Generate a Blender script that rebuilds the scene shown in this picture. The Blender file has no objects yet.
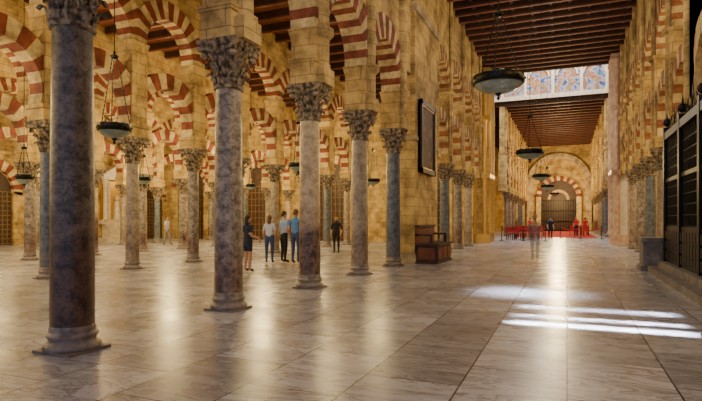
import bpy, bmesh, math, random
from mathutils import Vector, Matrix
random.seed(7)
scene=bpy.context.scene
pi=math.pi

# ------------------------------------------------------------------ materials
def mat(name, col, rough=.7, metal=0, col2=None, scale=3, detail=6, bump=0.0, bscale=None, alpha=None, spec=None, fac=(.35,.65), grime=False):
    m=bpy.data.materials.new(name); m.use_nodes=True
    nt=m.node_tree; b=nt.nodes['Principled BSDF']
    b.inputs['Base Color'].default_value=(*col,1); b.inputs['Roughness'].default_value=rough
    b.inputs['Metallic'].default_value=metal
    if spec is not None: b.inputs['Specular IOR Level'].default_value=spec
    if alpha is not None: b.inputs['Alpha'].default_value=alpha
    tc=nt.nodes.new('ShaderNodeTexCoord')
    if col2:
        n=nt.nodes.new('ShaderNodeTexNoise'); n.inputs['Scale'].default_value=scale; n.inputs['Detail'].default_value=detail
        nt.links.new(tc.outputs['Object'],n.inputs['Vector'])
        r=nt.nodes.new('ShaderNodeValToRGB'); r.color_ramp.elements[0].position=fac[0]; r.color_ramp.elements[1].position=fac[1]
        r.color_ramp.elements[0].color=(*col,1); r.color_ramp.elements[1].color=(*col2,1)
        nt.links.new(n.outputs['Fac'],r.inputs['Fac']); out=r.outputs['Color']
        if grime:
            n2=nt.nodes.new('ShaderNodeTexNoise'); n2.inputs['Scale'].default_value=1.4; n2.inputs['Detail'].default_value=12; n2.inputs['Roughness'].default_value=.75
            nt.links.new(tc.outputs['Object'],n2.inputs['Vector'])
            r2=nt.nodes.new('ShaderNodeValToRGB'); r2.color_ramp.elements[0].position=.40; r2.color_ramp.elements[1].position=.58
            r2.color_ramp.elements[0].color=(.36,.31,.25,1); r2.color_ramp.elements[1].color=(1,1,1,1); nt.links.new(n2.outputs['Fac'],r2.inputs['Fac'])
            mx=nt.nodes.new('ShaderNodeMix'); mx.data_type='RGBA'; mx.blend_type='MULTIPLY'; mx.inputs['Factor'].default_value=.9
            nt.links.new(out,mx.inputs['A']); nt.links.new(r2.outputs['Color'],mx.inputs['B']); out=mx.outputs['Result']
        nt.links.new(out,b.inputs['Base Color'])
    if bump>0:
        n2=nt.nodes.new('ShaderNodeTexNoise'); n2.inputs['Scale'].default_value=bscale or scale*4; n2.inputs['Detail'].default_value=8
        nt.links.new(tc.outputs['Object'],n2.inputs['Vector'])
        bp=nt.nodes.new('ShaderNodeBump'); bp.inputs['Strength'].default_value=bump; bp.inputs['Distance'].default_value=.03
        nt.links.new(n2.outputs['Fac'],bp.inputs['Height']); nt.links.new(bp.outputs['Normal'],b.inputs['Normal'])
    return m

def block_mat(name,c1,c2,mortar,bw=.75,bh=.33,rough=.8):
    m=bpy.data.materials.new(name); m.use_nodes=True
    nt=m.node_tree; L=nt.links; b=nt.nodes['Principled BSDF']; b.inputs['Roughness'].default_value=rough
    tc=nt.nodes.new('ShaderNodeTexCoord'); sp=nt.nodes.new('ShaderNodeSeparateXYZ'); L.new(tc.outputs['Object'],sp.inputs[0])
    ad=nt.nodes.new('ShaderNodeMath'); L.new(sp.outputs['X'],ad.inputs[0]); L.new(sp.outputs['Y'],ad.inputs[1])
    cb=nt.nodes.new('ShaderNodeCombineXYZ'); L.new(ad.outputs[0],cb.inputs['X']); L.new(sp.outputs['Z'],cb.inputs['Y'])
    br=nt.nodes.new('ShaderNodeTexBrick'); L.new(cb.outputs[0],br.inputs['Vector'])
    br.inputs['Color1'].default_value=(*c1,1); br.inputs['Color2'].default_value=(*c2,1); br.inputs['Mortar'].default_value=(*mortar,1)
    br.inputs['Scale'].default_value=1; br.inputs['Brick Width'].default_value=bw; br.inputs['Row Height'].default_value=bh; br.inputs['Mortar Size'].default_value=.010
    n=nt.nodes.new('ShaderNodeTexNoise'); n.inputs['Scale'].default_value=1.3; n.inputs['Detail'].default_value=12; n.inputs['Roughness'].default_value=.72; L.new(tc.outputs['Object'],n.inputs['Vector'])
    r=nt.nodes.new('ShaderNodeValToRGB'); r.color_ramp.elements[0].position=.38; r.color_ramp.elements[1].position=.58
    r.color_ramp.elements[0].color=(.30,.26,.22,1); r.color_ramp.elements[1].color=(1,1,1,1); L.new(n.outputs['Fac'],r.inputs['Fac'])
    mx=nt.nodes.new('ShaderNodeMix'); mx.data_type='RGBA'; mx.blend_type='MULTIPLY'; mx.inputs['Factor'].default_value=.88
    L.new(br.outputs['Color'],mx.inputs['A']); L.new(r.outputs['Color'],mx.inputs['B']); L.new(mx.outputs['Result'],b.inputs['Base Color'])
    bp=nt.nodes.new('ShaderNodeBump'); bp.inputs['Strength'].default_value=.6; bp.inputs['Distance'].default_value=.04
    L.new(n.outputs['Fac'],bp.inputs['Height']); L.new(bp.outputs['Normal'],b.inputs['Normal'])
    return m

STONE=block_mat('stone_golden',(.68,.49,.19),(.54,.37,.14),(.30,.20,.08))
PALE=block_mat('stone_pale',(.62,.51,.33),(.52,.41,.26),(.32,.25,.16))
CREAM=mat('voussoir_cream',(.60,.46,.22),.8,col2=(.76,.63,.35),scale=2.5,bump=.3,grime=True)
RED=mat('voussoir_red',(.20,.038,.022),.8,col2=(.30,.08,.04),scale=4,bump=.3,grime=True)
BEIGE=mat('voussoir_beige',(.58,.43,.20),.8,col2=(.70,.55,.28),scale=2.5,bump=.2,grime=True)
OCHRE=mat('voussoir_ochre',(.30,.10,.04),.8,col2=(.38,.17,.07),scale=3,bump=.2,grime=True)
CAPM=mat('capital_stone',(.07,.052,.038),.75,col2=(.38,.30,.20),scale=12,bump=.6,fac=(.4,.6))
BASEM=mat('column_base_stone',(.12,.10,.09),.4,col2=(.32,.27,.24),scale=7,bump=.3)
PLIN=mat('plinth_stone',(.12,.10,.09),.5,col2=(.22,.19,.17),scale=5)
IRON=mat('black_iron',(.012,.012,.014),.45,.7)
BRONZE=mat('dark_bronze',(.02,.018,.014),.4,.8)
GLASSP=mat('lamp_glass',(.20,.26,.20),.25,col2=(.36,.40,.32),scale=8)
WOODD=mat('dark_wood',(.03,.012,.008),.55,col2=(.06,.025,.012),scale=3,bump=.1)
WOODR=mat('red_brown_wood',(.12,.03,.015),.6,col2=(.20,.06,.025),scale=2.5)
GOLD=mat('gilded',(.50,.28,.06),.4,.5,col2=(.70,.45,.12),scale=12)
LATT=mat('lattice_wood',(.14,.08,.03),.6,col2=(.24,.15,.06),scale=6)
CARPET=mat('red_velvet',(.32,.012,.018),.9,col2=(.45,.03,.035),scale=6)
WHITEM=mat('white_marble',(.74,.66,.55),.4,col2=(.57,.47,.36),scale=4)

def shaft_mat(name,top,top2,bot,bot2,zb):
    m=bpy.data.materials.new(name); m.use_nodes=True
    nt=m.node_tree; L=nt.links; b=nt.nodes['Principled BSDF']; b.inputs['Roughness'].default_value=.33
    tc=nt.nodes.new('ShaderNodeTexCoord')
    oi=nt.nodes.new('ShaderNodeObjectInfo'); va=nt.nodes.new('ShaderNodeVectorMath'); va.operation='MULTIPLY_ADD'
    L.new(oi.outputs['Random'],va.inputs[0]); va.inputs[1].default_value=(20,13,0); L.new(tc.outputs['Object'],va.inputs[2])
    n=nt.nodes.new('ShaderNodeTexNoise'); n.inputs['Scale'].default_value=6; n.inputs['Detail'].default_value=14; n.inputs['Roughness'].default_value=.85; n.inputs['Distortion'].default_value=.3
    L.new(va.outputs[0],n.inputs['Vector'])
    def ramp(a,c):
        r=nt.nodes.new('ShaderNodeValToRGB'); r.color_ramp.elements[0].position=.43; r.color_ramp.elements[1].position=.57
        r.color_ramp.elements[0].color=(*a,1); r.color_ramp.elements[1].color=(*c,1); L.new(n.outputs['Fac'],r.inputs['Fac']); return r
    r1=ramp(top,top2); r2=ramp(bot,bot2)
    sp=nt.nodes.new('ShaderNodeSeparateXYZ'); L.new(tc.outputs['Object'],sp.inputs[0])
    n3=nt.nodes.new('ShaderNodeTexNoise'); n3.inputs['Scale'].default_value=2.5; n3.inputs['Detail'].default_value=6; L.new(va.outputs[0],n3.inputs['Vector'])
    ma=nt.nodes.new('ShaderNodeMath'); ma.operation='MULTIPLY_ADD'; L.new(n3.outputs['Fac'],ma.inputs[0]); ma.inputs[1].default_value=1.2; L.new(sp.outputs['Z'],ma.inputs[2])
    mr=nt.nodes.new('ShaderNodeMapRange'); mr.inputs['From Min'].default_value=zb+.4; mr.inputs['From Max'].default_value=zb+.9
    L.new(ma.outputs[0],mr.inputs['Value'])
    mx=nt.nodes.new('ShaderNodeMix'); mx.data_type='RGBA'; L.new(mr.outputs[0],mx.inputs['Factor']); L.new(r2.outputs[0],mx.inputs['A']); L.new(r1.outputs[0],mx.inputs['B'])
    L.new(mx.outputs['Result'],b.inputs['Base Color'])
    bp=nt.nodes.new('ShaderNodeBump'); bp.inputs['Strength'].default_value=.4; bp.inputs['Distance'].default_value=.02
    L.new(n.outputs['Fac'],bp.inputs['Height']); L.new(bp.outputs['Normal'],b.inputs['Normal'])
    return m
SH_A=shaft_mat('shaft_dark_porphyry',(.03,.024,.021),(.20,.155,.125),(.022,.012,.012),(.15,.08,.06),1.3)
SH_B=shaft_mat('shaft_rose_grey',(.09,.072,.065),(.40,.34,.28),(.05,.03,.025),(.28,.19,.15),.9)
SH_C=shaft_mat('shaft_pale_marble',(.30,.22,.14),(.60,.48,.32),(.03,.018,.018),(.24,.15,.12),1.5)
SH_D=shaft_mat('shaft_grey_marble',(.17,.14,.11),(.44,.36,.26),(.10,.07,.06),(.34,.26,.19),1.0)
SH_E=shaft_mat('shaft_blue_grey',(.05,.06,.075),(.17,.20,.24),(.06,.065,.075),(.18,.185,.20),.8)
SHS=[SH_A,SH_B,SH_C,SH_D,SH_E]

def floor_mat():
    m=bpy.data.materials.new('marble_floor'); m.use_nodes=True
    nt=m.node_tree; L=nt.links; b=nt.nodes['Principled BSDF']
    tc=nt.nodes.new('ShaderNodeTexCoord'); mp=nt.nodes.new('ShaderNodeMapping'); L.new(tc.outputs['Object'],mp.inputs['Vector'])
    mp.inputs['Rotation'].default_value=(0,0,pi/2)
    br=nt.nodes.new('ShaderNodeTexBrick'); L.new(mp.outputs[0],br.inputs['Vector'])
    br.inputs['Scale'].default_value=1; br.inputs['Brick Width'].default_value=1.35; br.inputs['Row Height'].default_value=.9; br.inputs['Mortar Size'].default_value=.009
    br.inputs['Color1'].default_value=(0,0,0,1); br.inputs['Color2'].default_value=(1,1,1,1); br.inputs['Mortar'].default_value=(.5,.5,.5,1)
    va=nt.nodes.new('ShaderNodeVectorMath'); va.operation='MULTIPLY_ADD'
    L.new(br.outputs['Color'],va.inputs[0]); va.inputs[1].default_value=(13,7,5); L.new(tc.outputs['Object'],va.inputs[2])
    mp2=nt.nodes.new('ShaderNodeMapping'); mp2.inputs['Rotation'].default_value=(0,0,.6); mp2.inputs['Scale'].default_value=(.45,1.5,1); L.new(va.outputs[0],mp2.inputs['Vector'])
    n=nt.nodes.new('ShaderNodeTexNoise'); n.inputs['Scale'].default_value=1.3; n.inputs['Detail'].default_value=9; n.inputs['Roughness'].default_value=.6; n.inputs['Distortion'].default_value=1.8
    L.new(mp2.outputs[0],n.inputs['Vector'])
    r=nt.nodes.new('ShaderNodeValToRGB'); e=r.color_ramp.elements; e[0].position=.3; e[1].position=.72
    e[0].color=(.23,.22,.26,1); e[1].color=(.62,.64,.78,1)
    for p,c in ((.44,(.47,.48,.58,1)),(.475,(.22,.20,.23,1)),(.5,(.49,.50,.60,1)),(.56,(.57,.58,.70,1)),(.585,(.27,.25,.28,1)),(.61,(.57,.58,.70,1))):
        x=e.new(p); x.color=c
    L.new(n.outputs['Fac'],r.inputs['Fac'])
    sv=nt.nodes.new('ShaderNodeMapRange'); sv.inputs['To Min'].default_value=.62; sv.inputs['To Max'].default_value=1.12; L.new(br.outputs['Color'],sv.inputs['Value'])
    mx=nt.nodes.new('ShaderNodeMix'); mx.data_type='RGBA'; mx.blend_type='MULTIPLY'; mx.inputs['Factor'].default_value=1
    L.new(r.outputs['Color'],mx.inputs['A']); L.new(sv.outputs[0],mx.inputs['B'])
    m2=nt.nodes.new('ShaderNodeMix'); m2.data_type='RGBA'; L.new(br.outputs['Fac'],m2.inputs['Factor']); L.new(mx.outputs['Result'],m2.inputs['A']); m2.inputs['B'].default_value=(.05,.045,.045,1)
    L.new(m2.outputs['Result'],b.inputs['Base Color'])
    n4=nt.nodes.new('ShaderNodeTexNoise'); n4.inputs['Scale'].default_value=1.3; n4.inputs['Detail'].default_value=5; L.new(tc.outputs['Object'],n4.inputs['Vector'])
    rr=nt.nodes.new('ShaderNodeMapRange'); rr.inputs['To Min'].default_value=.13; rr.inputs['To Max'].default_value=.40; L.new(n4.outputs['Fac'],rr.inputs['Value'])
    L.new(rr.outputs[0],b.inputs['Roughness']); b.inputs['Specular IOR Level'].default_value=.5
    bp=nt.nodes.new('ShaderNodeBump'); bp.inputs['Strength'].default_value=.5; bp.inputs['Distance'].default_value=.004; bp.invert=True
    L.new(br.outputs['Fac'],bp.inputs['Height'])
    bp2=nt.nodes.new('ShaderNodeBump'); bp2.inputs['Strength'].default_value=.15; bp2.inputs['Distance'].default_value=.02; L.new(n4.outputs['Fac'],bp2.inputs['Height']); L.new(bp.outputs['Normal'],bp2.inputs['Normal'])
    L.new(bp2.outputs['Normal'],b.inputs['Normal'])
    return m
FLOOR=floor_mat()

def fresco_mat(name,cols,scale=1.4):
    m=bpy.data.materials.new(name); m.use_nodes=True
    nt=m.node_tree; L=nt.links; b=nt.nodes['Principled BSDF']; b.inputs['Roughness'].default_value=.7
    tc=nt.nodes.new('ShaderNodeTexCoord')
    n=nt.nodes.new('ShaderNodeTexNoise'); n.inputs['Scale'].default_value=scale; n.inputs['Detail'].default_value=4; n.inputs['Distortion'].default_value=.8
    L.new(tc.outputs['Object'],n.inputs['Vector'])
    r=nt.nodes.new('ShaderNodeValToRGB'); r.color_ramp.interpolation='LINEAR'
    e=r.color_ramp.elements; k=len(cols)
    e[0].position=.34; e[0].color=(*cols[0],1); e[1].position=.68; e[1].color=(*cols[-1],1)
    for i in range(1,k-1):
        q=e.new(.34+.34*i/(k-1)); q.color=(*cols[i],1)
    L.new(n.outputs['Fac'],r.inputs['Fac']); L.new(r.outputs['Color'],b.inputs['Base Color'])
    return m
FRESCO=fresco_mat('fresco',[(.02,.05,.18),(.08,.15,.34),(.42,.38,.34),(.26,.05,.03),(.42,.28,.10),(.04,.08,.20)],1.6)
CANVAS=fresco_mat('oil_canvas',[(.02,.015,.01),(.10,.05,.03),(.06,.04,.03),(.25,.14,.07)],2.5)
STAINED=fresco_mat('stained_panel',[(.6,.2,.03),(.9,.5,.08),(.7,.15,.03)],4)

# ------------------------------------------------------------------ mesh builder
class MB:
    def __init__(s): s.v=[]; s.f=[]; s.m=[]; s.s=[]
    def add(s,vs,fs,mi=0,sm=False):
        o=len(s.v); s.v+= [tuple(v) for v in vs]
        for f in fs: s.f.append([i+o for i in f]); s.m.append(mi); s.s.append(sm)
    def box(s,x0,x1,y0,y1,z0,z1,mi=0,t=0,ty=None):
        ty=t if ty is None else ty
        vs=[(x0,y0,z0),(x1,y0,z0),(x1,y1,z0),(x0,y1,z0),(x0-t,y0-ty,z1),(x1+t,y0-ty,z1),(x1+t,y1+ty,z1),(x0-t,y1+ty,z1)]
        s.add(vs,[(3,2,1,0),(4,5,6,7),(0,1,5,4),(1,2,6,5),(2,3,7,6),(3,0,4,7)],mi)
    def lathe(s,prof,n=24,c=(0,0,0),mi=0,sm=True,a0=0,a1=2*pi):
        full=abs(a1-a0-2*pi)<1e-6; k=n if full else n+1
        vs=[]
        for r,z in prof:
            for i in range(k):
                a=a0+(a1-a0)*i/n; vs.append((c[0]+r*math.cos(a),c[1]+r*math.sin(a),c[2]+z))
        fs=[]
        for j in range(len(prof)-1):
            for i in range(n):
                i2=(i+1)%k if full else i+1
                fs.append((j*k+i,j*k+i2,(j+1)*k+i2,(j+1)*k+i))
        s.add(vs,fs,mi,sm)
    def tube(s,p,q,r,n=6,mi=0,r2=None,sm=True):
        p=Vector(p);q=Vector(q);d=(q-p)
        if d.length<1e-6: return
        d.normalize(); u=d.orthogonal().normalized(); w=d.cross(u); r2=r if r2 is None else r2
        vs=[p+(u*math.cos(2*pi*i/n)+w*math.sin(2*pi*i/n))*r for i in range(n)]+[q+(u*math.cos(2*pi*i/n)+w*math.sin(2*pi*i/n))*r2 for i in range(n)]
        s.add(vs,[(i,(i+1)%n,n+(i+1)%n,n+i) for i in range(n)],mi,sm)
        s.add(vs[:n],[tuple(range(n))],mi); s.add(vs[n:],[tuple(range(n))],mi)
    def ball(s,c,r,mi=0,n=10,m=6,sc=(1,1,1)):
        vs=[];fs=[]
        for j in range(m+1):
            t=pi*j/m
            for i in range(n):
                a=2*pi*i/n; vs.append((c[0]+r*sc[0]*math.sin(t)*math.cos(a),c[1]+r*sc[1]*math.sin(t)*math.sin(a),c[2]+r*sc[2]*math.cos(t)))
        for j in range(m):
            for i in range(n): fs.append((j*n+i,(j+1)*n+i,(j+1)*n+(i+1)%n,j*n+(i+1)%n))
        s.add(vs,fs,mi,True)
    def obj(s,name,mats,loc=(0,0,0),rot=(0,0,0),data=None):
        me=data
        if me is None:
            me=bpy.data.meshes.new(name); me.from_pydata(s.v,[],s.f)
            for m in mats: me.materials.append(m)
            me.polygons.foreach_set('material_index',s.m); me.polygons.foreach_set('use_smooth',s.s)
            bm=bmesh.new(); bm.from_mesh(me); bmesh.ops.recalc_face_normals(bm,faces=bm.faces); bm.to_mesh(me); bm.free()
            me.update()
        o=bpy.data.objects.new(name,me); o.location=loc; o.rotation_euler=rot
        scene.collection.objects.link(o); return o

# ------------------------------------------------------------------ columns
def column_mesh(H,r):
    b=MB()
    q=r-.01
    b.box(-q-.06,q+.06,-q-.06,q+.06,0,.035,2)
    b.lathe([(q+.06,.03),(q+.085,.06),(q+.07,.10),(q+.035,.11),(q+.025,.14),(q+.035,.165),(q+.055,.185),(q+.045,.21),(q+.02,.22),(q+.02,.25),(r+.01,.27),(r,.30)],32,mi=1)
    zc=H-.73
    prof=[(r,.29)]+[(r*(1+.03*math.sin(pi*t))*(1-.10*t),.30+(zc-.30)*t) for t in [i/10 for i in range(1,11)]]
    b.lathe(prof,32,mi=0)
    rt=r*.9
    b.lathe([(rt,zc-.05),(rt+.035,zc-.04),(rt+.045,zc-.01),(rt+.02,zc+.02),(rt+.0,zc+.03)],28,mi=3)
    b.lathe([(rt-.01,zc),(rt-.01,zc+.2),(rt+.02,zc+.4),(rt+.11,zc+.54),(rt+.13,zc+.56)],24,mi=3)
    def leaf(a,z0,h,w,out,base):
        ca,sa=math.cos(a),math.sin(a); vs=[];N=8
        for j in range(N):
            t=j/(N-1); rad=base+out*(t**2.0)+.022; z=z0+h*(t if t<.82 else .82-(t-.82)*1.1)
            ww=w*(.75+.5*math.sin(pi*min(t*1.1,1)))*(1 if t<.8 else .6)*(1 if j%2 else .8)
            if t>.85: rad+=.03
            for k,(off,dr) in enumerate(((-1,-.025),(-.5,.014),(0,-.004),(.5,.014),(1,-.025))):
                R=rad+dr; x=R*ca-off*ww*sa; y=R*sa+off*ww*ca; vs.append((x,y,z-(abs(off)*.025)))
        fs=[(j*5+k,j*5+k+1,(j+1)*5+k+1,(j+1)*5+k) for j in range(N-1) for k in range(4)]
        b.add(vs,fs,3,False)
    for i in range(8):
        leaf(i*pi/4,zc+.02,.26,.060,.09,rt)
        leaf(i*pi/4+pi/8,zc+.16,.33,.056,.12,rt+.0)
    for i in range(4):
        a=pi/4+i*pi/2; leaf(a,zc+.3,.27,.05,.17,rt+.03)
        c=Vector((math.cos(a),math.sin(a),0)); t=Vector((-math.sin(a),math.cos(a),0))
        p=c*(rt+.19)+Vector((0,0,zc+.50))
        b.tube(p-t*.045,p+t*.045,.055,10,3)
        b.tube(p-t*.06,p+t*.06,.028,8,3)
        a2=i*pi/2; b.ball(((.34)*math.cos(a2),.34*math.sin(a2),zc+.59),.045,3,8,6)
    pts=[]
    for i in range(4):
        a=i*pi/2
        for k in (-1,-.86,-.5,0,.5,.86,1):
            d=.28+.075*abs(k)**2 if abs(k)<.9 else .36
            yy=k*.36; pts.append((d*math.cos(a)-yy*math.sin(a)*.97,d*math.sin(a)+yy*math.cos(a)*.97))
    n=len(pts); z0,z1=zc+.555,zc+.63
    b.add([(x,y,z0) for x,y in pts]+[(x*1.05,y*1.05,z1) for x,y in pts],[(i,(i+1)%n,n+(i+1)%n,n+i) for i in range(n)]+[tuple(range(n)),tuple(range(n,2*n))],3)
    b.box(-.33,.33,-.33,.33,zc+.63,zc+.73,3,t=.06)
    return b
_cache={}
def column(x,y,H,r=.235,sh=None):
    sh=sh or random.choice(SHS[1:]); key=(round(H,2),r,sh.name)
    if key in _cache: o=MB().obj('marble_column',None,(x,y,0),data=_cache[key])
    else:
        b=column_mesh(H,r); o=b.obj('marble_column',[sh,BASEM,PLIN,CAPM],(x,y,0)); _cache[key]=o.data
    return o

# ------------------------------------------------------------------ arches
def arch_ring(b,X,y0,y1,zs,r,ring,dep,ma,mb,low=12,n=17):
    yc=(y0+y1)/2; hb=(y1-y0)/2; a0=-math.radians(low); a1=pi-a0
    cz=zs+r*math.sin(math.radians(low))
    def outer(a):
        c=abs(math.cos(a)); R=r+ring
        return min(R,(hb-.001)/c) if c>1e-3 else R
    for i in range(n):
        t0=a0+(a1-a0)*i/n; t1=a0+(a1-a0)*(i+1)/n
        sub=2; m=ma if i%2==0 else mb
        d=dep/2+(.012 if i%2 else 0)
        ang=[t0+(t1-t0)*k/sub for k in range(sub+1)]
        inn=[(yc+r*math.cos(a),cz+r*math.sin(a)) for a in ang]; out=[(yc+outer(a)*math.cos(a),cz+outer(a)*math.sin(a)) for a in ang]
        poly=inn+out[::-1]; k=len(poly)
        vs=[(X-d,y,z) for y,z in poly]+[(X+d,y,z) for y,z in poly]
        fs=[(j,(j+1)%k,k+(j+1)%k,k+j) for j in range(k)]
        for q in range(sub):
            A=q;B=q+1;C=k-2-q;D=k-1-q
            fs.append((A,B,C,D)); fs.append((k+A,k+B,k+C,k+D))
        b.add(vs,fs,m)
    return cz
def spandrel(b,X,y0,y1,cz,R,ztop,dep,mi,N=24):
    yc=(y0+y1)/2; d=dep/2
    def zz(y):
        u=abs(y-yc)
        return cz+math.sqrt(max(R*R-u*u,0)) if u<R else cz
    for i in range(N):
        a=y0+(y1-y0)*i/N; c=y0+(y1-y0)*(i+1)/N
        za,zb=zz(a)-.03,zz(c)-.03
        vs=[(X-d,a,za),(X-d,c,zb),(X-d,c,ztop),(X-d,a,ztop),(X+d,a,za),(X+d,c,zb),(X+d,c,ztop),(X+d,a,ztop)]
        b.add(vs,[(0,1,2,3),(4,5,6,7),(0,1,5,4),(3,2,6,7)],mi)

def arcade(X,Ys,cap,z1,z2,ztop,ring=.5,low=True,mats=(STONE,CREAM,RED),colr=.2,shafts=None,pil=0,dep=.5,ends=(0,0),name='striped_horseshoe_arcade',pr=.2):
    b=MB()
    for i,y in enumerate(Ys):
        if not ((i==0 and ends[0]) or (i==len(Ys)-1 and ends[1])):
            column(X,y,cap,colr,shafts[i] if shafts else None)
        hw=.36
        b.box(X-.30,X+.30,y-hw,y+hw,cap,z1,0)
        b.box(X-.30,X+.30,y-.30,y+.30,z1,z2-.25,0)
        b.box(X-.30,X+.30,y-.30,y+.30,z2-.25,z2,0,t=.06)
        b.box(X-.22,X+.22,y-.28,y+.28,z2,ztop,0)
        b.box(X-.33,X+.33,y-.39,y+.39,z1-.10,z1,0)
        if pil:
            s=1 if pil>0 else -1
            a0=-pi/2 if s>0 else pi/2
            b.lathe([(pr,cap+.35),(pr,ztop)],12,(X+s*.26,y,0),0,True,a0,a0+pi)
            b.box(min(X+s*.2,X+s*(.28+pr)),max(X+s*.2,X+s*(.28+pr)),y-.26,y+.26,cap,cap+.35,0,t=0)
            b.lathe([(pr,0),(pr+.1,.1),(pr+.1,.22),(pr,.3)],12,(X+s*.26,y,z2-.2),0,True,a0,a0+pi)
    for y0,y1 in zip(Ys[:-1],Ys[1:]):
        h=(y1-y0)/2
        if low:
            arch_ring(b,X,y0,y1,z1,h-.33,ring,dep*.9,1,2,low=18,n=15)
        cz=arch_ring(b,X,y0,y1,z2,h-.33,ring+.1,dep,1,2,low=4,n=19)
        spandrel(b,X,y0,y1,cz,h-.33+ring+.1,ztop,dep*.9,0)
    return b.obj(name,list(mats))

R1=-5.27
Y1=[4.31+2.995*k for k in range(-3,5)]
sh1=[SH_B,SH_D,SH_C,SH_A,SH_B,SH_C,SH_D,SH_E]
arcade(R1,Y1,4.45,5.0,5.65,11.8,ring=.6,low=False,colr=.235,shafts=sh1,pil=1,mats=(STONE,CREAM,RED),dep=.6)
arcade(R1,[21.3,24.1,27.2,30.2,33.0],4.1,4.55,7.4,11.8,ring=.5,mats=(STONE,BEIGE,OCHRE),shafts=[SH_E,SH_E,SH_B,SH_D,SH_D],pil=1,ends=(1,1),colr=.23,pr=.12)
R2=-12.3; Y2=[9.35+2.8*k for k in range(-6,9)]
s2=[SH_E if k%3==0 else (SH_D if k%3==1 else SH_B) for k in range(len(Y2))]
arcade(R2,Y2,4.0,4.4,6.9,9.8,shafts=s2)
Y3=[16.2+2.8*k for k in range(-8,7)]
arcade(-18.6,Y3,3.65,4.1,6.6,9.8)
arcade(-25,[y-.6 for y in Y3],3.65,4.1,6.6,9.8)
XR=3.2
arcade(XR,[3.9,6.9,9.9,12.9,15.8],4.2,4.6,7.4,11.8,ring=.5,mats=(STONE,BEIGE,CREAM),pil=-1,dep=.5,pr=.15)
arcade(XR,[15.8,18.7,21.7,24.7,27.6,30.6,33.6],4.1,4.5,7.4,11.8,ring=.5,mats=(STONE,BEIGE,OCHRE),pil=-1,shafts=[SH_E,SH_A,SH_D,SH_E,SH_B,SH_D,SH_E],ends=(1,1),pr=.12)
yc=[47.5+3.3*k for k in range(9)]
arcade(R1,yc,4.1,4.5,7.4,11.8,mats=(STONE,BEIGE,OCHRE),pil=1,ends=(1,1),pr=.12)
arcade(XR,yc,4.1,4.5,7.4,11.8,mats=(STONE,BEIGE,OCHRE),pil=-1,ends=(1,1),pr=.12)

# ------------------------------------------------------------------ room shell
b=MB(); b.box(-31.3,10,-10,80,-.2,0,0); b.obj('floor',[FLOOR])
def wall(name,x0,x1,y0,y1,z0,z1,m=STONE):
    b=MB(); b.box(x0,x1,y0,y1,z0,z1,0); return b.obj(name,[m])
wall('wall_left',-31.3,-31,-10,34,0,9.8)
wall('wall_hall_end',-31,-5.6,34,34.4,0,17)
wall('wall_right',9.5,9.8,-10,34,0,11.8)
wall('wall_right_end',3.6,9.8,34,34.4,0,17)
wall('wall_transept_left',-13.4,-13,34.4,47,0,17,PALE)
wall('wall_transept_right',9.5,9.9,34.4,47,0,17,PALE)
wall('wall_choir_left',-9.3,-9,47,75,0,11.8)
wall('wall_choir_right',7,7.3,47,75,0,11.8)
wall('wall_choir_front_left',-13,-5.9,47,47.4,0,17,PALE)
wall('wall_choir_front_right',3.8,9.9,47,47.4,0,17,PALE)
b=MB(); b.box(-5.9,3.8,47,47.4,11.8,17,0)
b.box(-5.9,3.8,46.8,47,11.8,12.15,1)
for x in (-5.2,-3.3,-1.1,1.1,3.0): b.box(x-.12,x+.12,46.85,47,12.15,16,1)
b.box(-5.9,3.8,46.8,47,15.8,16,1)
for x in (-4.25,-2.2,0.0,2.05):
    n=10
    for i in range(n):
        t0=pi*i/n;t1=pi*(i+1)/n
        P=[(x+q*math.cos(t),13.6+q*math.sin(t)) for q,t in ((.75,t0),(.75,t1),(.88,t1),(.88,t0))]
        vs=[(u,46.88,z) for u,z in P]+[(u,47,z) for u,z in P]
        b.add(vs,[(0,1,2,3),(0,1,5,4),(1,2,6,5),(2,3,7,6),(3,0,4,7)],1)
b.obj('fresco_lunette_wall',[FRESCO,WHITEM])
YN=37.0
wall('ceiling_crossing',-13.4,9.9,YN,47.4,17,17.2,PALE)
wall('ceiling_transept_left',-13.4,-5.4,34.4,YN,17,17.2,PALE)
wall('ceiling_transept_right',3.4,9.9,34.4,YN,17,17.2,PALE)
wall('wall_crossing_header',-5.6,3.6,YN-.3,YN,12.0,17.2,PALE)

def ceiling(name,x0,x1,y0,y1,z,step,bw,bd,mats,longs=()):
    b=MB(); b.box(x0,x1,y0,y1,z,z+.2,0)
    y=y0+.2
    while y<y1-.1:
        b.box(x0,x1,y,y+bw,z-bd,z,1); b.box(x0,x1,y+bw*.25,y+bw*.75,z-bd-.04,z-bd,2); y+=step
    for x in longs: b.box(x-.08,x+.08,y0,y1,z-bd*.6,z,1)
    return b.obj(name,mats)
cw=(WOODR,WOODD,WOODR)
lx=[R1+.3+.85*i for i in range(1,10)]
ceiling('ceiling_nave',-5.4,3.4,-10,YN,11.8,.95,.3,.32,cw,lx)
ceiling('ceiling_choir',-9.3,7.3,47,75.3,11.8,1.3,.35,.35,cw,lx)
for i,(a,c) in enumerate(((-31.3,-25),(-25,-18.6),(-18.6,-12.3),(-12.3,-5.5))):
    ceiling('ceiling_aisle',a,c,-10,34.3,9.8,1.2,.25,.28,cw)
ceiling('ceiling_side_aisle',3.3,9.8,-10,34.3,10.5,1.2,.25,.28,cw)

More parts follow.
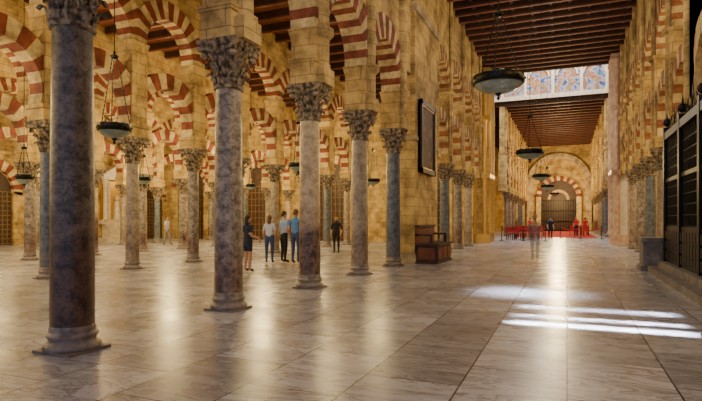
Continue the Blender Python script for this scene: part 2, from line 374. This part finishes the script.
b=MB(); b.box(-5.75,-4.9,17.6,21.0,0,11.8,0); b.box(-5.8,-4.84,17.54,21.02,0,.35,1); b.box(-5.8,-4.8,17.5,21.02,8.8,9.1,1)
b.box(-5.8,-4.86,17.55,21.02,4.3,4.45,1)
b.obj('nave_pier',[STONE,PALE])
b=MB(); b.box(-5.5,-5.04,16.6,17.6,6.6,11.8,0); b.obj('pier_lintel',[STONE])
def cpier(x,y0,y1,name,m1,m2):
    b=MB(); b.box(x-.55,x+.55,y0,y1,0,11.4,0); b.box(x-.65,x+.65,y0-.1,y1+.1,0,.6,1)
    for z in (4.2,8.0,11.1): b.box(x-.68,x+.68,y0-.12,y1+.12,z,z+.3,1)
    for yy in (y0+.4,(y0+y1)/2,y1-.4):
        for s in (-1,1): b.lathe([(.24,.6),(.24,.7),(.18,.8),(.18,3.9),(.26,4.1),(.26,4.2)],12,(x+s*.55,yy,0),1); b.lathe([(.16,4.5),(.16,7.8),(.24,8)],12,(x+s*.55,yy,0),1); b.lathe([(.15,8.3),(.15,10.9),(.22,11.1)],12,(x+s*.55,yy,0),1)
    for xx in (x-.35,x+.35):
        b.lathe([(.15,.6),(.15,3.9),(.22,4.2)],12,(xx,y0,0),1); b.lathe([(.15,4.5),(.15,7.8),(.22,8)],12,(xx,y0,0),1); b.lathe([(.15,8.3),(.15,10.9),(.22,11.1)],12,(xx,y0,0),1)
    return b.obj(name,[m1,m2])
PINK=mat('rose_marble',(.48,.27,.18),.4,col2=(.68,.50,.38),scale=4)
cpier(R1,34.6,36.8,'crossing_pier',STONE,GOLD)
cpier(XR-.1,34.6,36.8,'crossing_pier',WHITEM,PINK)

b=MB(); Ye=75
b.box(-9.3,7.3,Ye,Ye+.4,0,17,0)
def archxz(b,xc,zs,r,ring,y0,y1,ma,mb,n=19):
    for i in range(n):
        t0=pi*i/n;t1=pi*(i+1)/n
        P=[(xc+q*math.cos(t),zs+q*math.sin(t)) for q,t in ((r,t0),(r,t1),(r+ring,t1),(r+ring,t0))]
        vs=[(x,y0,z) for x,z in P]+[(x,y1,z) for x,z in P]
        b.add(vs,[(0,1,2,3),(4,5,6,7),(0,1,5,4),(1,2,6,5),(2,3,7,6),(3,0,4,7)],ma if i%2 else mb)
xc=-1.05
archxz(b,xc,6.4,3.3,.7,Ye-.6,Ye,2,2); b.box(xc-4,xc-3.3,Ye-.6,Ye,0,6.4,2); b.box(xc+3.3,xc+4,Ye-.6,Ye,0,6.4,2)
archxz(b,xc,4.6,2.2,.6,Ye-.4,Ye,1,3); b.box(xc-2.8,xc-2.2,Ye-.4,Ye,0,4.6,1); b.box(xc+2.2,xc+2.8,Ye-.4,Ye,0,4.6,1)
n=16; P=[(xc-2.2,0),(xc+2.2,0)]+[(xc+2.2*math.cos(pi*i/n),4.6+2.2*math.sin(pi*i/n)) for i in range(n+1)]
b.add([(x,Ye-.1,z) for x,z in P],[tuple(range(len(P)))],4)
archxz(b,xc,4.2,1.0,.35,Ye-.25,Ye-.1,1,2)
b.obj('wall_choir_end',[STONE,CREAM,PALE,RED,WOODD])
b=MB()
for i in range(15): b.box(xc-2.1+i*.3-.03,xc-2.1+i*.3+.03,Ye-.24,Ye-.14,0,4.1,0)
for z in (.1,1.3,2.7,4.1): b.box(xc-2.2,xc+2.2,Ye-.26,Ye-.14,z,z+.08,0)
b.obj('iron_choir_gate',[IRON])

def portal(y,idx):
    b=MB(); X=-31; n=17
    for i in range(n):
        t0=-.25+(pi+.5)*i/n;t1=-.25+(pi+.5)*(i+1)/n
        P=[(q*math.cos(t),3.4+q*math.sin(t)) for q,t in ((1.1,t0),(1.1,t1),(1.7,t1),(1.7,t0))]
        vs=[(X,y+a,z) for a,z in P]+[(X+.25,y+a,z) for a,z in P]
        b.add(vs,[(4,5,6,7),(0,1,5,4),(1,2,6,5),(2,3,7,6),(3,0,4,7)],i%2)
    b.box(X,X+.25,y-1.75,y-1.1,0,3.2,2); b.box(X,X+.25,y+1.1,y+1.75,0,3.2,2)
    b.box(X,X+.05,y-1.1,y+1.1,0,3.2,3)
    N=12; P=[(y+1.1*math.cos(pi*i/N),3.2+1.25*math.sin(pi*i/N)) for i in range(N+1)]
    b.add([(X+.04,a,z) for a,z in P],[tuple(range(N+1))],3)
    for k in range(9):
        yy=y-1.1+k*.275; b.box(X+.05,X+.1,yy-.025,yy+.025,0,3.2,4)
    for k in range(12):
        z=.1+k*.28; b.box(X+.05,X+.1,y-1.1,y+1.1,z-.025,z+.025,4)
    b.box(X,X+.3,y-2.1,y+2.1,5.4,5.6,2)
    b.obj('window_%d'%idx,[CREAM,RED,STONE,WOODD,LATT])
for i,y in enumerate((2,8,14,20,25.0,32.6)): portal(y,i+1)
def niche(x,i):
    b=MB(); Yw=34
    archxz(b,x,4.2,1.3,.6,Yw-.3,Yw,0,1,17); b.box(x-1.9,x-1.3,Yw-.3,Yw,0,4.2,2); b.box(x+1.3,x+1.9,Yw-.3,Yw,0,4.2,2)
    N=12; P=[(x+1.3*math.cos(pi*i/N),4.2+1.3*math.sin(pi*i/N)) for i in range(N+1)]
    b.add([(a,Yw-.05,z) for a,z in P],[tuple(range(N+1))],3)
    b.box(x-1.3,x+1.3,Yw-.06,Yw,0,4.2,3)
    for k in range(8): b.box(x-1.2+k*.34-.025,x-1.2+k*.34+.025,Yw-.14,Yw-.08,0,4.2,4)
    for k in range(9): b.box(x-1.3,x+1.3,Yw-.14,Yw-.08,.2+k*.48,.25+k*.48,4)
    b.obj('door_%d'%i,[CREAM,RED,STONE,WOODD,LATT])
for i,x in enumerate((-28,-21.8,-15.4,-8.8)): niche(x,i+1)

b=MB()
b.box(0,1.1,-1.5,1.5,0,.25,0); b.box(0,.8,-1.1,1.1,.25,1.2,0); b.box(0,.4,-1.4,1.4,1.2,1.5,0); b.box(0,.15,-1.2,1.2,1.5,4.4,1)
for s in (-1,1):
    b.lathe([(.2,1.5),(.16,1.6),(.14,3.9),(.22,4.2),(.22,4.4)],14,(.35,s*1.1,0),0); b.lathe([(.15,1.5),(.12,1.6),(.11,3.9),(.18,4.2)],12,(.3,s*.75,0),0)
b.box(0,.65,-1.5,1.5,4.4,4.75,0)
b.add([(0,-1.6,4.75),(0,1.6,4.75),(0,0,5.6),(.65,-1.6,4.75),(.65,1.6,4.75),(.65,0,5.6)],[(0,1,2),(3,4,5),(0,1,4,3),(1,2,5,4),(2,0,3,5)],0)
b.ball((.35,0,5.75),.18,1)
b.tube((.25,0,1.5),(.25,0,2.9),.28,10,0,.16); b.ball((.25,0,3.1),.2,0)
b.obj('marble_altarpiece',[WHITEM,GOLD],(-30.95,28.8,0))

# ------------------------------------------------------------------ right side grille, steps
b=MB()
gx=2.62; y0,y1=8.6,17.0; z0=.34
b.box(gx-.05,gx+.05,y0,y1,z0,z0+.9,0)
b.box(gx-.06,gx+.06,y0,y1,z0+.9,z0+1.0,0); b.box(gx-.06,gx+.06,y0,y1,2.55,2.65,0); b.box(gx-.09,gx+.09,y0,y1,3.75,3.95,0)
n=56
for i in range(n+1):
    y=y0+(y1-y0)*i/n; b.tube((gx,y,z0+.9),(gx,y,3.8),.016,5,0)
    if i<n:
        ym=y+(y1-y0)/n/2
        b.tube((gx,ym,3.95),(gx,ym,4.2+.12*(i%2)),.012,4,0,.002)
for k in range(9):
    b.box(gx-.012,gx+.012,y0,y1,1.35+k*.26,1.37+k*.26,0)
for i in range(0,n,2):
    y=y0+(y1-y0)*i/n; d=(y1-y0)/n*2
    b.tube((gx,y,2.65),(gx,y+d,3.75),.01,4,0); b.tube((gx,y+d,2.65),(gx,y,3.75),.01,4,0)
    for k in range(3):
        b.box(gx-.08,gx-.05,y+.03,y+d-.03,z0+.08+k*.28,z0+.30+k*.28,0)
for k in range(5):
    y=y0+(y1-y0)*k/4
    b.box(gx-.1,gx+.1,y-.09,y+.09,z0,4.1,0); b.ball((gx,y,4.25),.12,0); b.tube((gx,y,4.3),(gx,y,4.6),.04,6,0,.003)
for q in range(4):
    c=y0+(y1-y0)*(q+.5)/4
    for s in (-1,1):
        pr=None
        for k in range(15):
            t=k/14*1.6*pi; rr=.30*(1-k/18); p=(gx,c+s*(.35-rr*math.cos(t)),4.15+rr*math.sin(t)*.8)
            if pr: b.tube(pr,p,.015,5,0)
            pr=p
    b.tube((gx,c,3.95),(gx,c,4.6),.03,6,0,.003)
b.obj('iron_chapel_grille',[IRON])
STEPM=mat('step_stone',(.12,.115,.12),.5,col2=(.26,.24,.24),scale=4,bump=.1)
b=MB(); b.box(2.15,2.8,8.2,17.2,0,.17,0); b.box(2.4,2.8,8.4,17.2,.17,.34,0); b.obj('stone_steps',[STEPM])
b=MB()
b.box(3.7,3.9,6.5,17.2,0,4.3,0)
for k in range(4): b.box(3.64,3.71,7+k*2.5,8.8+k*2.5,.9,3.8,1)
b.obj('chapel_back_screen',[WOODD,LATT])
b=MB()
b.box(0,.12,-1.0,1.0,0,2.6,0)
for y in (-1.0,-.35,.35,1.0): b.box(-.04,.16,y-.05,y+.05,0,2.7,1)
for z in (0,.85,1.7,2.6): b.box(-.04,.16,-1.05,1.05,z,z+.08,1)
b.obj('stained_glass_panel',[STAINED,WOODD],(3.74,14.35,4.3))
b=MB(); b.box(-.35,.35,-.5,.5,0,.15,0); b.box(-.28,.28,-.42,.42,.15,.85,0); b.box(-.33,.33,-.47,.47,.85,.98,0); b.obj('stone_pedestal',[STEPM],(2.35,17.9,0))

b=MB(); b.lathe([(0,0),(.2,0),(.2,.03),(.06,.05),(.05,.09)],16,mi=0); b.tube((-.12,0,.16),(.16,.02,.2),.09,14,0,.11); b.tube((0,-.11,.06),(0,-.11,.2),.015,5,0); b.tube((0,.11,.06),(0,.11,.2),.015,5,0)
b.obj('small_black_object',[IRON],(1.80,7.95,0))  # unidentified small black object; its spotlight shape is made up, emits nothing

# ------------------------------------------------------------------ painting, chest bench
b=MB()
w,h=1.05,1.3
b.box(0,.06,-w,w,-h,h,1)
for (ya,yb,za,zb) in ((-w,w,h-.16,h),(-w,w,-h,-h+.16),(-w,-w+.16,-h,h),(w-.16,w,-h,h)): b.box(0,.13,ya,yb,za,zb,0)
for (ya,yb,za,zb) in ((-w+.16,w-.16,h-.2,h-.16),(-w+.16,w-.16,-h+.16,-h+.2)): b.box(0,.1,ya,yb,za,zb,2)
b.obj('framed_oil_painting',[WOODD,CANVAS,GOLD],(-4.86,19.0,4.5))
b=MB()
b.box(0,.8,0,2.3,0,.08,0); b.box(.04,.76,.04,2.26,.08,.62,0); b.box(-.0,.82,-.03,2.33,.62,.70,0)
for k in range(3): b.box(.76,.79,.12+k*.74,.74+k*.74,.15,.55,1)
b.box(.12,.68,.0,.04,.15,.55,1)
b.box(0,.12,0,2.3,.70,1.25,1); b.box(-.02,.16,-.03,2.33,1.25,1.32,0)
for y in (0,2.2): b.box(.0,.6,y,y+.1,.95,1.02,0); b.box(.5,.6,y,y+.1,.7,.95,0)
b.obj('carved_wooden_bench',[WOODD,WOODR],(-4.82,17.35,0))

# ------------------------------------------------------------------ hanging lamps
def lamp(x,y,z,R,ch,ztop):
    b=MB()
    b.lathe([(R*.98,.09),(R,.06),(R,-.04),(R*.93,-.06),(R*.9,.07),(R*.98,.09)],28,mi=0)
    b.lathe([(R*.93,-.04),(R*.85,-.10),(R*.6,-.16),(R*.3,-.2),(.0,-.21)],28,mi=1)
    b.lathe([(R*.93,.0),(R*.5,.01),(0,.01)],28,mi=0)
    b.lathe([(.0,-.33),(.03,-.3),(.012,-.26),(.05,-.23),(.06,-.2)],10,mi=0)
    for i in range(10):
        a=2*pi*i/10; b.tube((R*.7*math.cos(a),R*.7*math.sin(a),.01),(R*.7*math.cos(a),R*.7*math.sin(a),.13),.03*R/.4,8,1,.04*R/.4)
        b.ball((R*math.cos(a),R*math.sin(a),.02),.025,0,6,4)
    for i in range(3):
        a=2*pi*i/3+.5; p=Vector((R*.95*math.cos(a),R*.95*math.sin(a),.05)); q=Vector((.05*math.cos(a),.05*math.sin(a),ch))
        n=int(ch/.09)
        for k in range(n):
            u=p.lerp(q,k/n); v=p.lerp(q,(k+.62)/n); b.tube(u,v,.014,5,0)
            b.tube(p.lerp(q,(k+.6)/n),p.lerp(q,(k+1)/n),.007,4,0)
    b.lathe([(0,ch+.14),(.03,ch+.12),(.02,ch+.07),(.09,ch+.03),(.07,ch-.02),(0,ch-.03)],12,mi=0)
    b.tube((0,0,ch+.1),(0,0,ztop-z),.010,5,0)
    return b.obj('hanging_oil_lamp',[BRONZE,GLASSP],(x,y,z))
lamp(-1.1,9.3,3.9,.44,1.15,11.6)
lamp(-1.1,17.6,3.65,.43,1.15,11.6)
lamp(-1.1,25.3,3.5,.38,1.1,11.6)
lamp(-1.1,33.2,3.5,.38,1.1,11.6)
for y in (8.2,16.3,24.0): lamp(-8.8,y,3.42,.34,1.5,9.6)
for x,y,z in ((-15.4,10.9,2.8),(-15.4,15.8,3.1),(-15.4,23.3,3.3)): lamp(x,y,z,.24,.9,9.6)
lamp(-1.1,53,4,.4,1.1,11.6)

# ------------------------------------------------------------------ barriers, carpet, chairs
def barrier(x,y,L,rot=0):
    b=MB(); n=int(L/1.5)
    for i in range(n+1):
        X=i*1.5; b.lathe([(0,0),(.16,0),(.16,.03),(.03,.05),(.025,.95),(.05,.97),(.04,1.03),(0,1.05)],10,(X,0,0),0)
        if i<n:
            pr=None
            for k in range(9):
                t=k/8; p=(X+1.5*t,0,.9-.22*math.sin(pi*t))
                if pr: b.tube(pr,p,.04,6,1)
                pr=p
    b.obj('red_rope_barrier',[BRONZE,CARPET],(x,y,0),(0,0,rot))
barrier(-4.4,39.2,3); barrier(-.5,45.4,3)
b=MB(); b.box(-4.4,2.3,47.5,74,0,.03,0); b.obj('red_carpet',[CARPET])
def chairrow(x,y,n,z=0):
    b=MB()
    for i in range(n):
        X=i*.6
        for dx in (.03,.45):
            for dy in (.0,.42): b.box(X+dx,X+dx+.035,dy,dy+.035,0,.45 if dy>.1 else .95,0)
        b.box(X+.02,X+.5,0,.46,.43,.49,1); b.box(X+.03,X+.49,0,.035,.6,.95,1)
    b.obj('red_chair_row',[WOODD,CARPET],(x,y,z))
for k in range(3): chairrow(-4.3,41+k*1.4,4)
for k in range(3): chairrow(.2,53+k*1.4,3,.03)
for k in range(2): chairrow(-4.2,49+k*1.6,4,.03)

# ------------------------------------------------------------------ people
SKIN=mat('skin',(.55,.32,.22),.6); HAIRD=mat('hair_dark',(.03,.018,.012),.6); HAIRB=mat('hair_brown',(.14,.07,.03),.6)
EYE=mat('eye',(.02,.015,.01),.3); LIP=mat('lips',(.35,.10,.08),.5)
def cloth(n,c): return mat(n,c,.9,bump=.2,bscale=30)
C_NAVY=cloth('cloth_navy',(.02,.03,.07)); C_WHITE=cloth('cloth_white',(.55,.60,.78)); C_BLUE=cloth('cloth_blue',(.10,.24,.60)); C_JEAN=cloth('denim',(.04,.07,.18))
C_BLACK=cloth('cloth_black',(.015,.015,.02)); C_RED=cloth('cloth_red',(.6,.02,.03)); C_GREY=cloth('cloth_grey',(.25,.25,.27)); C_SHOE=cloth('shoe',(.03,.025,.02)); C_TEAL=cloth('cloth_teal',(.06,.16,.2))
C_LBL=cloth('cloth_light_blue',(.30,.45,.78))
def person(x,y,h,face,top,bot,hair=HAIRD,female=False,stride=0.0,bare=False,short=True,armbend=0.2,alpha=None,longhair=False,z=0):
    k=h/1.72
    sw=.155 if female else .18; hw=.095 if female else .09
    V=[];R=[];E=[];lab=[]
    def add(p,r,parent=None,l=0):
        V.append(p); R.append(r if isinstance(r,tuple) else (r,r))
        if parent is not None: E.append((parent,len(V)-1)); lab.append(l)
        return len(V)-1
    TOP,BOT,SK,SHOE=0,1,2,3
    pel=add((0,0,.96),(.155,.115)); wa=add((0,-.005,1.1),(.125 if female else .14,.095),pel,TOP); ch=add((0,-.01,1.28),(.15 if female else .175,.115),wa,TOP)
    nb=add((0,.005,1.42),(.075,.065),ch,TOP); nk=add((0,0,1.49),(.052,.055),nb,SK); add((0,-.01,1.56),(.05,.06),nk,SK)
    for s in (-1,1):
        sh=add((s*sw,.0,1.385),.062,ch,TOP)
        el=add((s*(sw+.06),.03+s*stride*.15,1.10),.043,sh,SK if short else TOP)
        wr=add((s*(sw+.055),-.04-armbend*.35+s*stride*.25,.87+armbend*.25),.028,el,SK)
        add((s*(sw+.05),-.055-armbend*.42+s*stride*.27,.80+armbend*.27),(.022,.036),wr,SK)
        hp=add((s*hw,0,.88),(.095,.1),pel,BOT)
        kn=add((s*(hw+.01),-.02-s*stride*.4,.49),.062,hp,BOT)
        an=add((s*(hw+.01),.02-s*stride*.75 ,.10+(.06 if s*stride<0 else 0)),.04,kn,SK if bare else BOT)
        add((s*(hw+.025),-.14-s*stride*.75,.045),(.042,.035),an,SHOE)
    me=bpy.data.meshes.new('p'); me.from_pydata([tuple(c*k for c in v) for v in V],E,[])
    o=bpy.data.objects.new('ptmp',me); scene.collection.objects.link(o)
    sk=o.modifiers.new('s','SKIN'); sk.use_smooth_shade=True
    for i,sv in enumerate(me.skin_vertices[0].data): sv.radius=(R[i][0]*k,R[i][1]*k); sv.use_root=(i==0)
    ss=o.modifiers.new('ss','SUBSURF'); ss.levels=2; ss.render_levels=2
    dg=bpy.context.evaluated_depsgraph_get(); ev=o.evaluated_get(dg); tmp=bpy.data.meshes.new_from_object(ev)
    B=MB(); vs=[tuple(v.co) for v in tmp.vertices]
    def lbl(c):
        best=9;L=0;ed=None
        for (a,d),l in zip(E,lab):
            A=Vector(V[a])*k;D=Vector(V[d])*k; t=max(0,min(1,(c-A).dot(D-A)/max((D-A).length_squared,1e-9)))
            dd=(c-A.lerp(D,t)).length-R[a][0]*k*.5
            if dd<best: best=dd;L=l; ed=(a,d)
        if L==SK and ed[0]!=wa and abs(c.x)>.12*k and c.z>1.2*k: L=TOP
        if L==BOT and c.z>1.0*k: L=TOP
        if L==TOP and c.z<.97*k and abs(c.x)<.2*k: L=BOT
        if bare and L==BOT and c.z<.62*k: L=SK
        return L
    B.v+=vs
    for p in tmp.polygons: B.f.append(list(p.vertices)); B.m.append(lbl(p.center)); B.s.append(True)
    bpy.data.objects.remove(o)
    for s in (-1,1):
        hx,hy,hz=s*(sw+.05),-.055-armbend*.42+s*stride*.27,.80+armbend*.27
        for j,(dy,L_) in enumerate(((-.03,.07),(-.011,.08),(.009,.075),(.027,.058))):
            a=Vector((hx,hy+dy,hz-.02))*k; m_=Vector((hx-s*.004,hy+dy-.005,hz-.02-L_*.55))*k; c_=Vector((hx-s*.022,hy+dy-.01,hz-.02-L_))*k
            B.tube(a,m_,.009*k,6,2,.008*k); B.tube(m_,c_,.008*k,6,2,.006*k)
        a=Vector((hx-s*.005,hy-.03,hz+.02))*k; m_=Vector((hx-s*.02,hy-.055,hz-.01))*k; B.tube(a,m_,.011*k,6,2,.009*k); B.tube(m_,m_+Vector((-s*.004,-.004,-.03))*k,.009*k,6,2,.007*k)
    hz=1.615
    B.ball((0,-.012*k,hz*k),.1*k,2,18,14,(.78,.95,1.16))
    B.ball((0,-.03*k,(hz-.065)*k),.055*k,2,12,8,(.95,1,.9))
    B.add([(-.014*k,-.098*k,(hz-.022)*k),(.014*k,-.098*k,(hz-.022)*k),(0,-.125*k,(hz-.02)*k),(0,-.1*k,(hz+.022)*k)],[(0,1,2),(0,2,3),(2,1,3),(0,1,3)],2,True)
    for s in (-1,1):
        B.ball((s*.03*k,-.095*k,(hz+.012)*k),.011*k,5,8,6); B.ball((s*.079*k,-.005*k,(hz-.005)*k),.024*k,2,8,6,(.35,.7,1.1))
        B.tube((s*.015*k,-.103*k,(hz+.032)*k),(s*.045*k,-.094*k,(hz+.033)*k),.004*k,5,4)
    B.ball((0,-.096*k,(hz-.05)*k),.02*k,6,8,6,(1.1,.4,.35))
    n,m=18,8; vs=[];fs=[]
    for j in range(m+1):
        for i in range(n):
            a=2*pi*i/n; back=(math.sin(a)+1)/2; tmax=.28*pi+ (.42*pi)*back; t=tmax*j/m
            vs.append((.088*k*math.sin(t)*math.cos(a),-.008*k+.108*k*math.sin(t)*math.sin(a),(hz+.006)*k+.124*k*math.cos(t)))
    for j in range(m):
        for i in range(n): fs.append((j*n+i,(j+1)*n+i,(j+1)*n+(i+1)%n,j*n+(i+1)%n))
    B.add(vs,fs,4,True)
    if longhair: B.ball((0,.05*k,(hz-.09)*k),.1*k,4,14,10,(.8,.5,1.5))
    ms=[top,bot,SKIN,C_SHOE,hair,EYE,LIP]
    if alpha is not None:
        ms2=[]
        for q in ms:
            c=q.copy(); c.node_tree.nodes['Principled BSDF'].inputs['Alpha'].default_value=alpha; ms2.append(c)
        ms=ms2
    return B.obj('woman' if female else 'man',ms,(x,y,z),(0,0,face))
rad=math.radians
person(-8.5,12.7,1.64,rad(160),C_NAVY,C_NAVY,female=True,bare=True,longhair=True,armbend=.6)
person(-9.55,15.6,1.66,rad(200),C_WHITE,C_JEAN,HAIRB,female=True,longhair=True)
person(-9.15,15.9,1.80,rad(150),C_LBL,C_BLACK)
person(-8.6,15.75,1.86,rad(180),C_BLUE,C_JEAN,HAIRB,armbend=.5)
person(-9.6,21.4,1.68,rad(10),C_BLACK,C_BLACK,short=False)
person(-8.9,22.0,1.7,rad(100),C_GREY,C_BLACK,female=True)
person(-22,24.4,1.7,rad(90),C_WHITE,C_GREY,female=True,stride=.25)
person(-21.5,26.0,1.75,rad(70),C_TEAL,C_BLACK)
person(-1.06,19.7,1.7,rad(0),C_GREY,C_GREY,stride=.5,alpha=.38,short=False)
person(.75,50,1.75,rad(10),C_RED,C_BLACK,female=True,z=.03)
person(1.5,51,1.7,rad(200),C_RED,C_RED,z=.03)
person(-1.2,43.2,1.7,rad(20),C_BLACK,C_BLACK)
person(-1.6,58,1.75,rad(180),C_BLUE,C_BLACK,stride=.3,z=.03)
person(-3.4,54.5,1.7,rad(180),C_RED,C_GREY,female=True,z=.03)

# ------------------------------------------------------------------ lights
def pt(x,y,z,e,c,r=.12):
    l=bpy.data.lights.new('lamp','POINT'); l.energy=e; l.color=c; l.shadow_soft_size=r
    o=bpy.data.objects.new('light_point',l); o.location=(x,y,z); scene.collection.objects.link(o)
def area(loc,rot,sx,sy,e,c,spread=pi):
    l=bpy.data.lights.new('lamp','AREA'); l.shape='RECTANGLE'; l.size=sx; l.size_y=sy; l.energy=e; l.color=c; l.spread=spread
    o=bpy.data.objects.new('light_area',l); o.location=loc; o.rotation_euler=rot; scene.collection.objects.link(o)
W=(1,.72,.30); N_=(1,.84,.62)
for X,e in ((-8.8,260),(-15.4,600),(-21.8,600),(-28,380)):
    for Y in (1,7,12.8,18.6,24.6,30.5):
        pt(X,Y,4.9,e*random.uniform(.4,1.6),W,.4)
for Y in (4,12,20,28): pt(6.5,Y,6.2,750,W,.3)
for Y in (6,15,24,32): pt(-1.1,Y+1,7.5,290,N_,.7)
for Y in (52,60,68): pt(-1,Y,7,1300,(1,.72,.32),.4)
pt(-1,71,4,900,(1,.68,.26),.3)
area((-1.5,42.2,16.7),(0,0,0),10,8,2700,(1,.94,.84))
for yy,e,sy in ((8.0,60,.10),(8.6,22,.08),(9.5,22,.3)):  # unseen narrow beams floating in the nave, added for pale floor streaks
    area((1.8,yy,6.0),(0,rad(13),0),2.2,sy,e,(.9,.95,1),spread=rad(4))
area((2.2,11.3,6.5),(0,rad(24),0),1.2,1.0,40,(.92,.95,1),spread=rad(14))  # another unseen beam, added for a broad soft patch on the floor
w=bpy.data.worlds.new('world'); scene.world=w; w.use_nodes=True
bg=w.node_tree.nodes['Background']; bg.inputs[0].default_value=(.64,.70,1,1); bg.inputs[1].default_value=1.15

cam=bpy.data.cameras.new('camera'); co=bpy.data.objects.new('camera',cam); scene.collection.objects.link(co)
co.location=(0,0,1.5); co.rotation_euler=(pi/2,0,math.radians(22.56)); cam.sensor_width=36; cam.lens=26.67; cam.shift_y=.0278; cam.clip_end=300
scene.camera=co
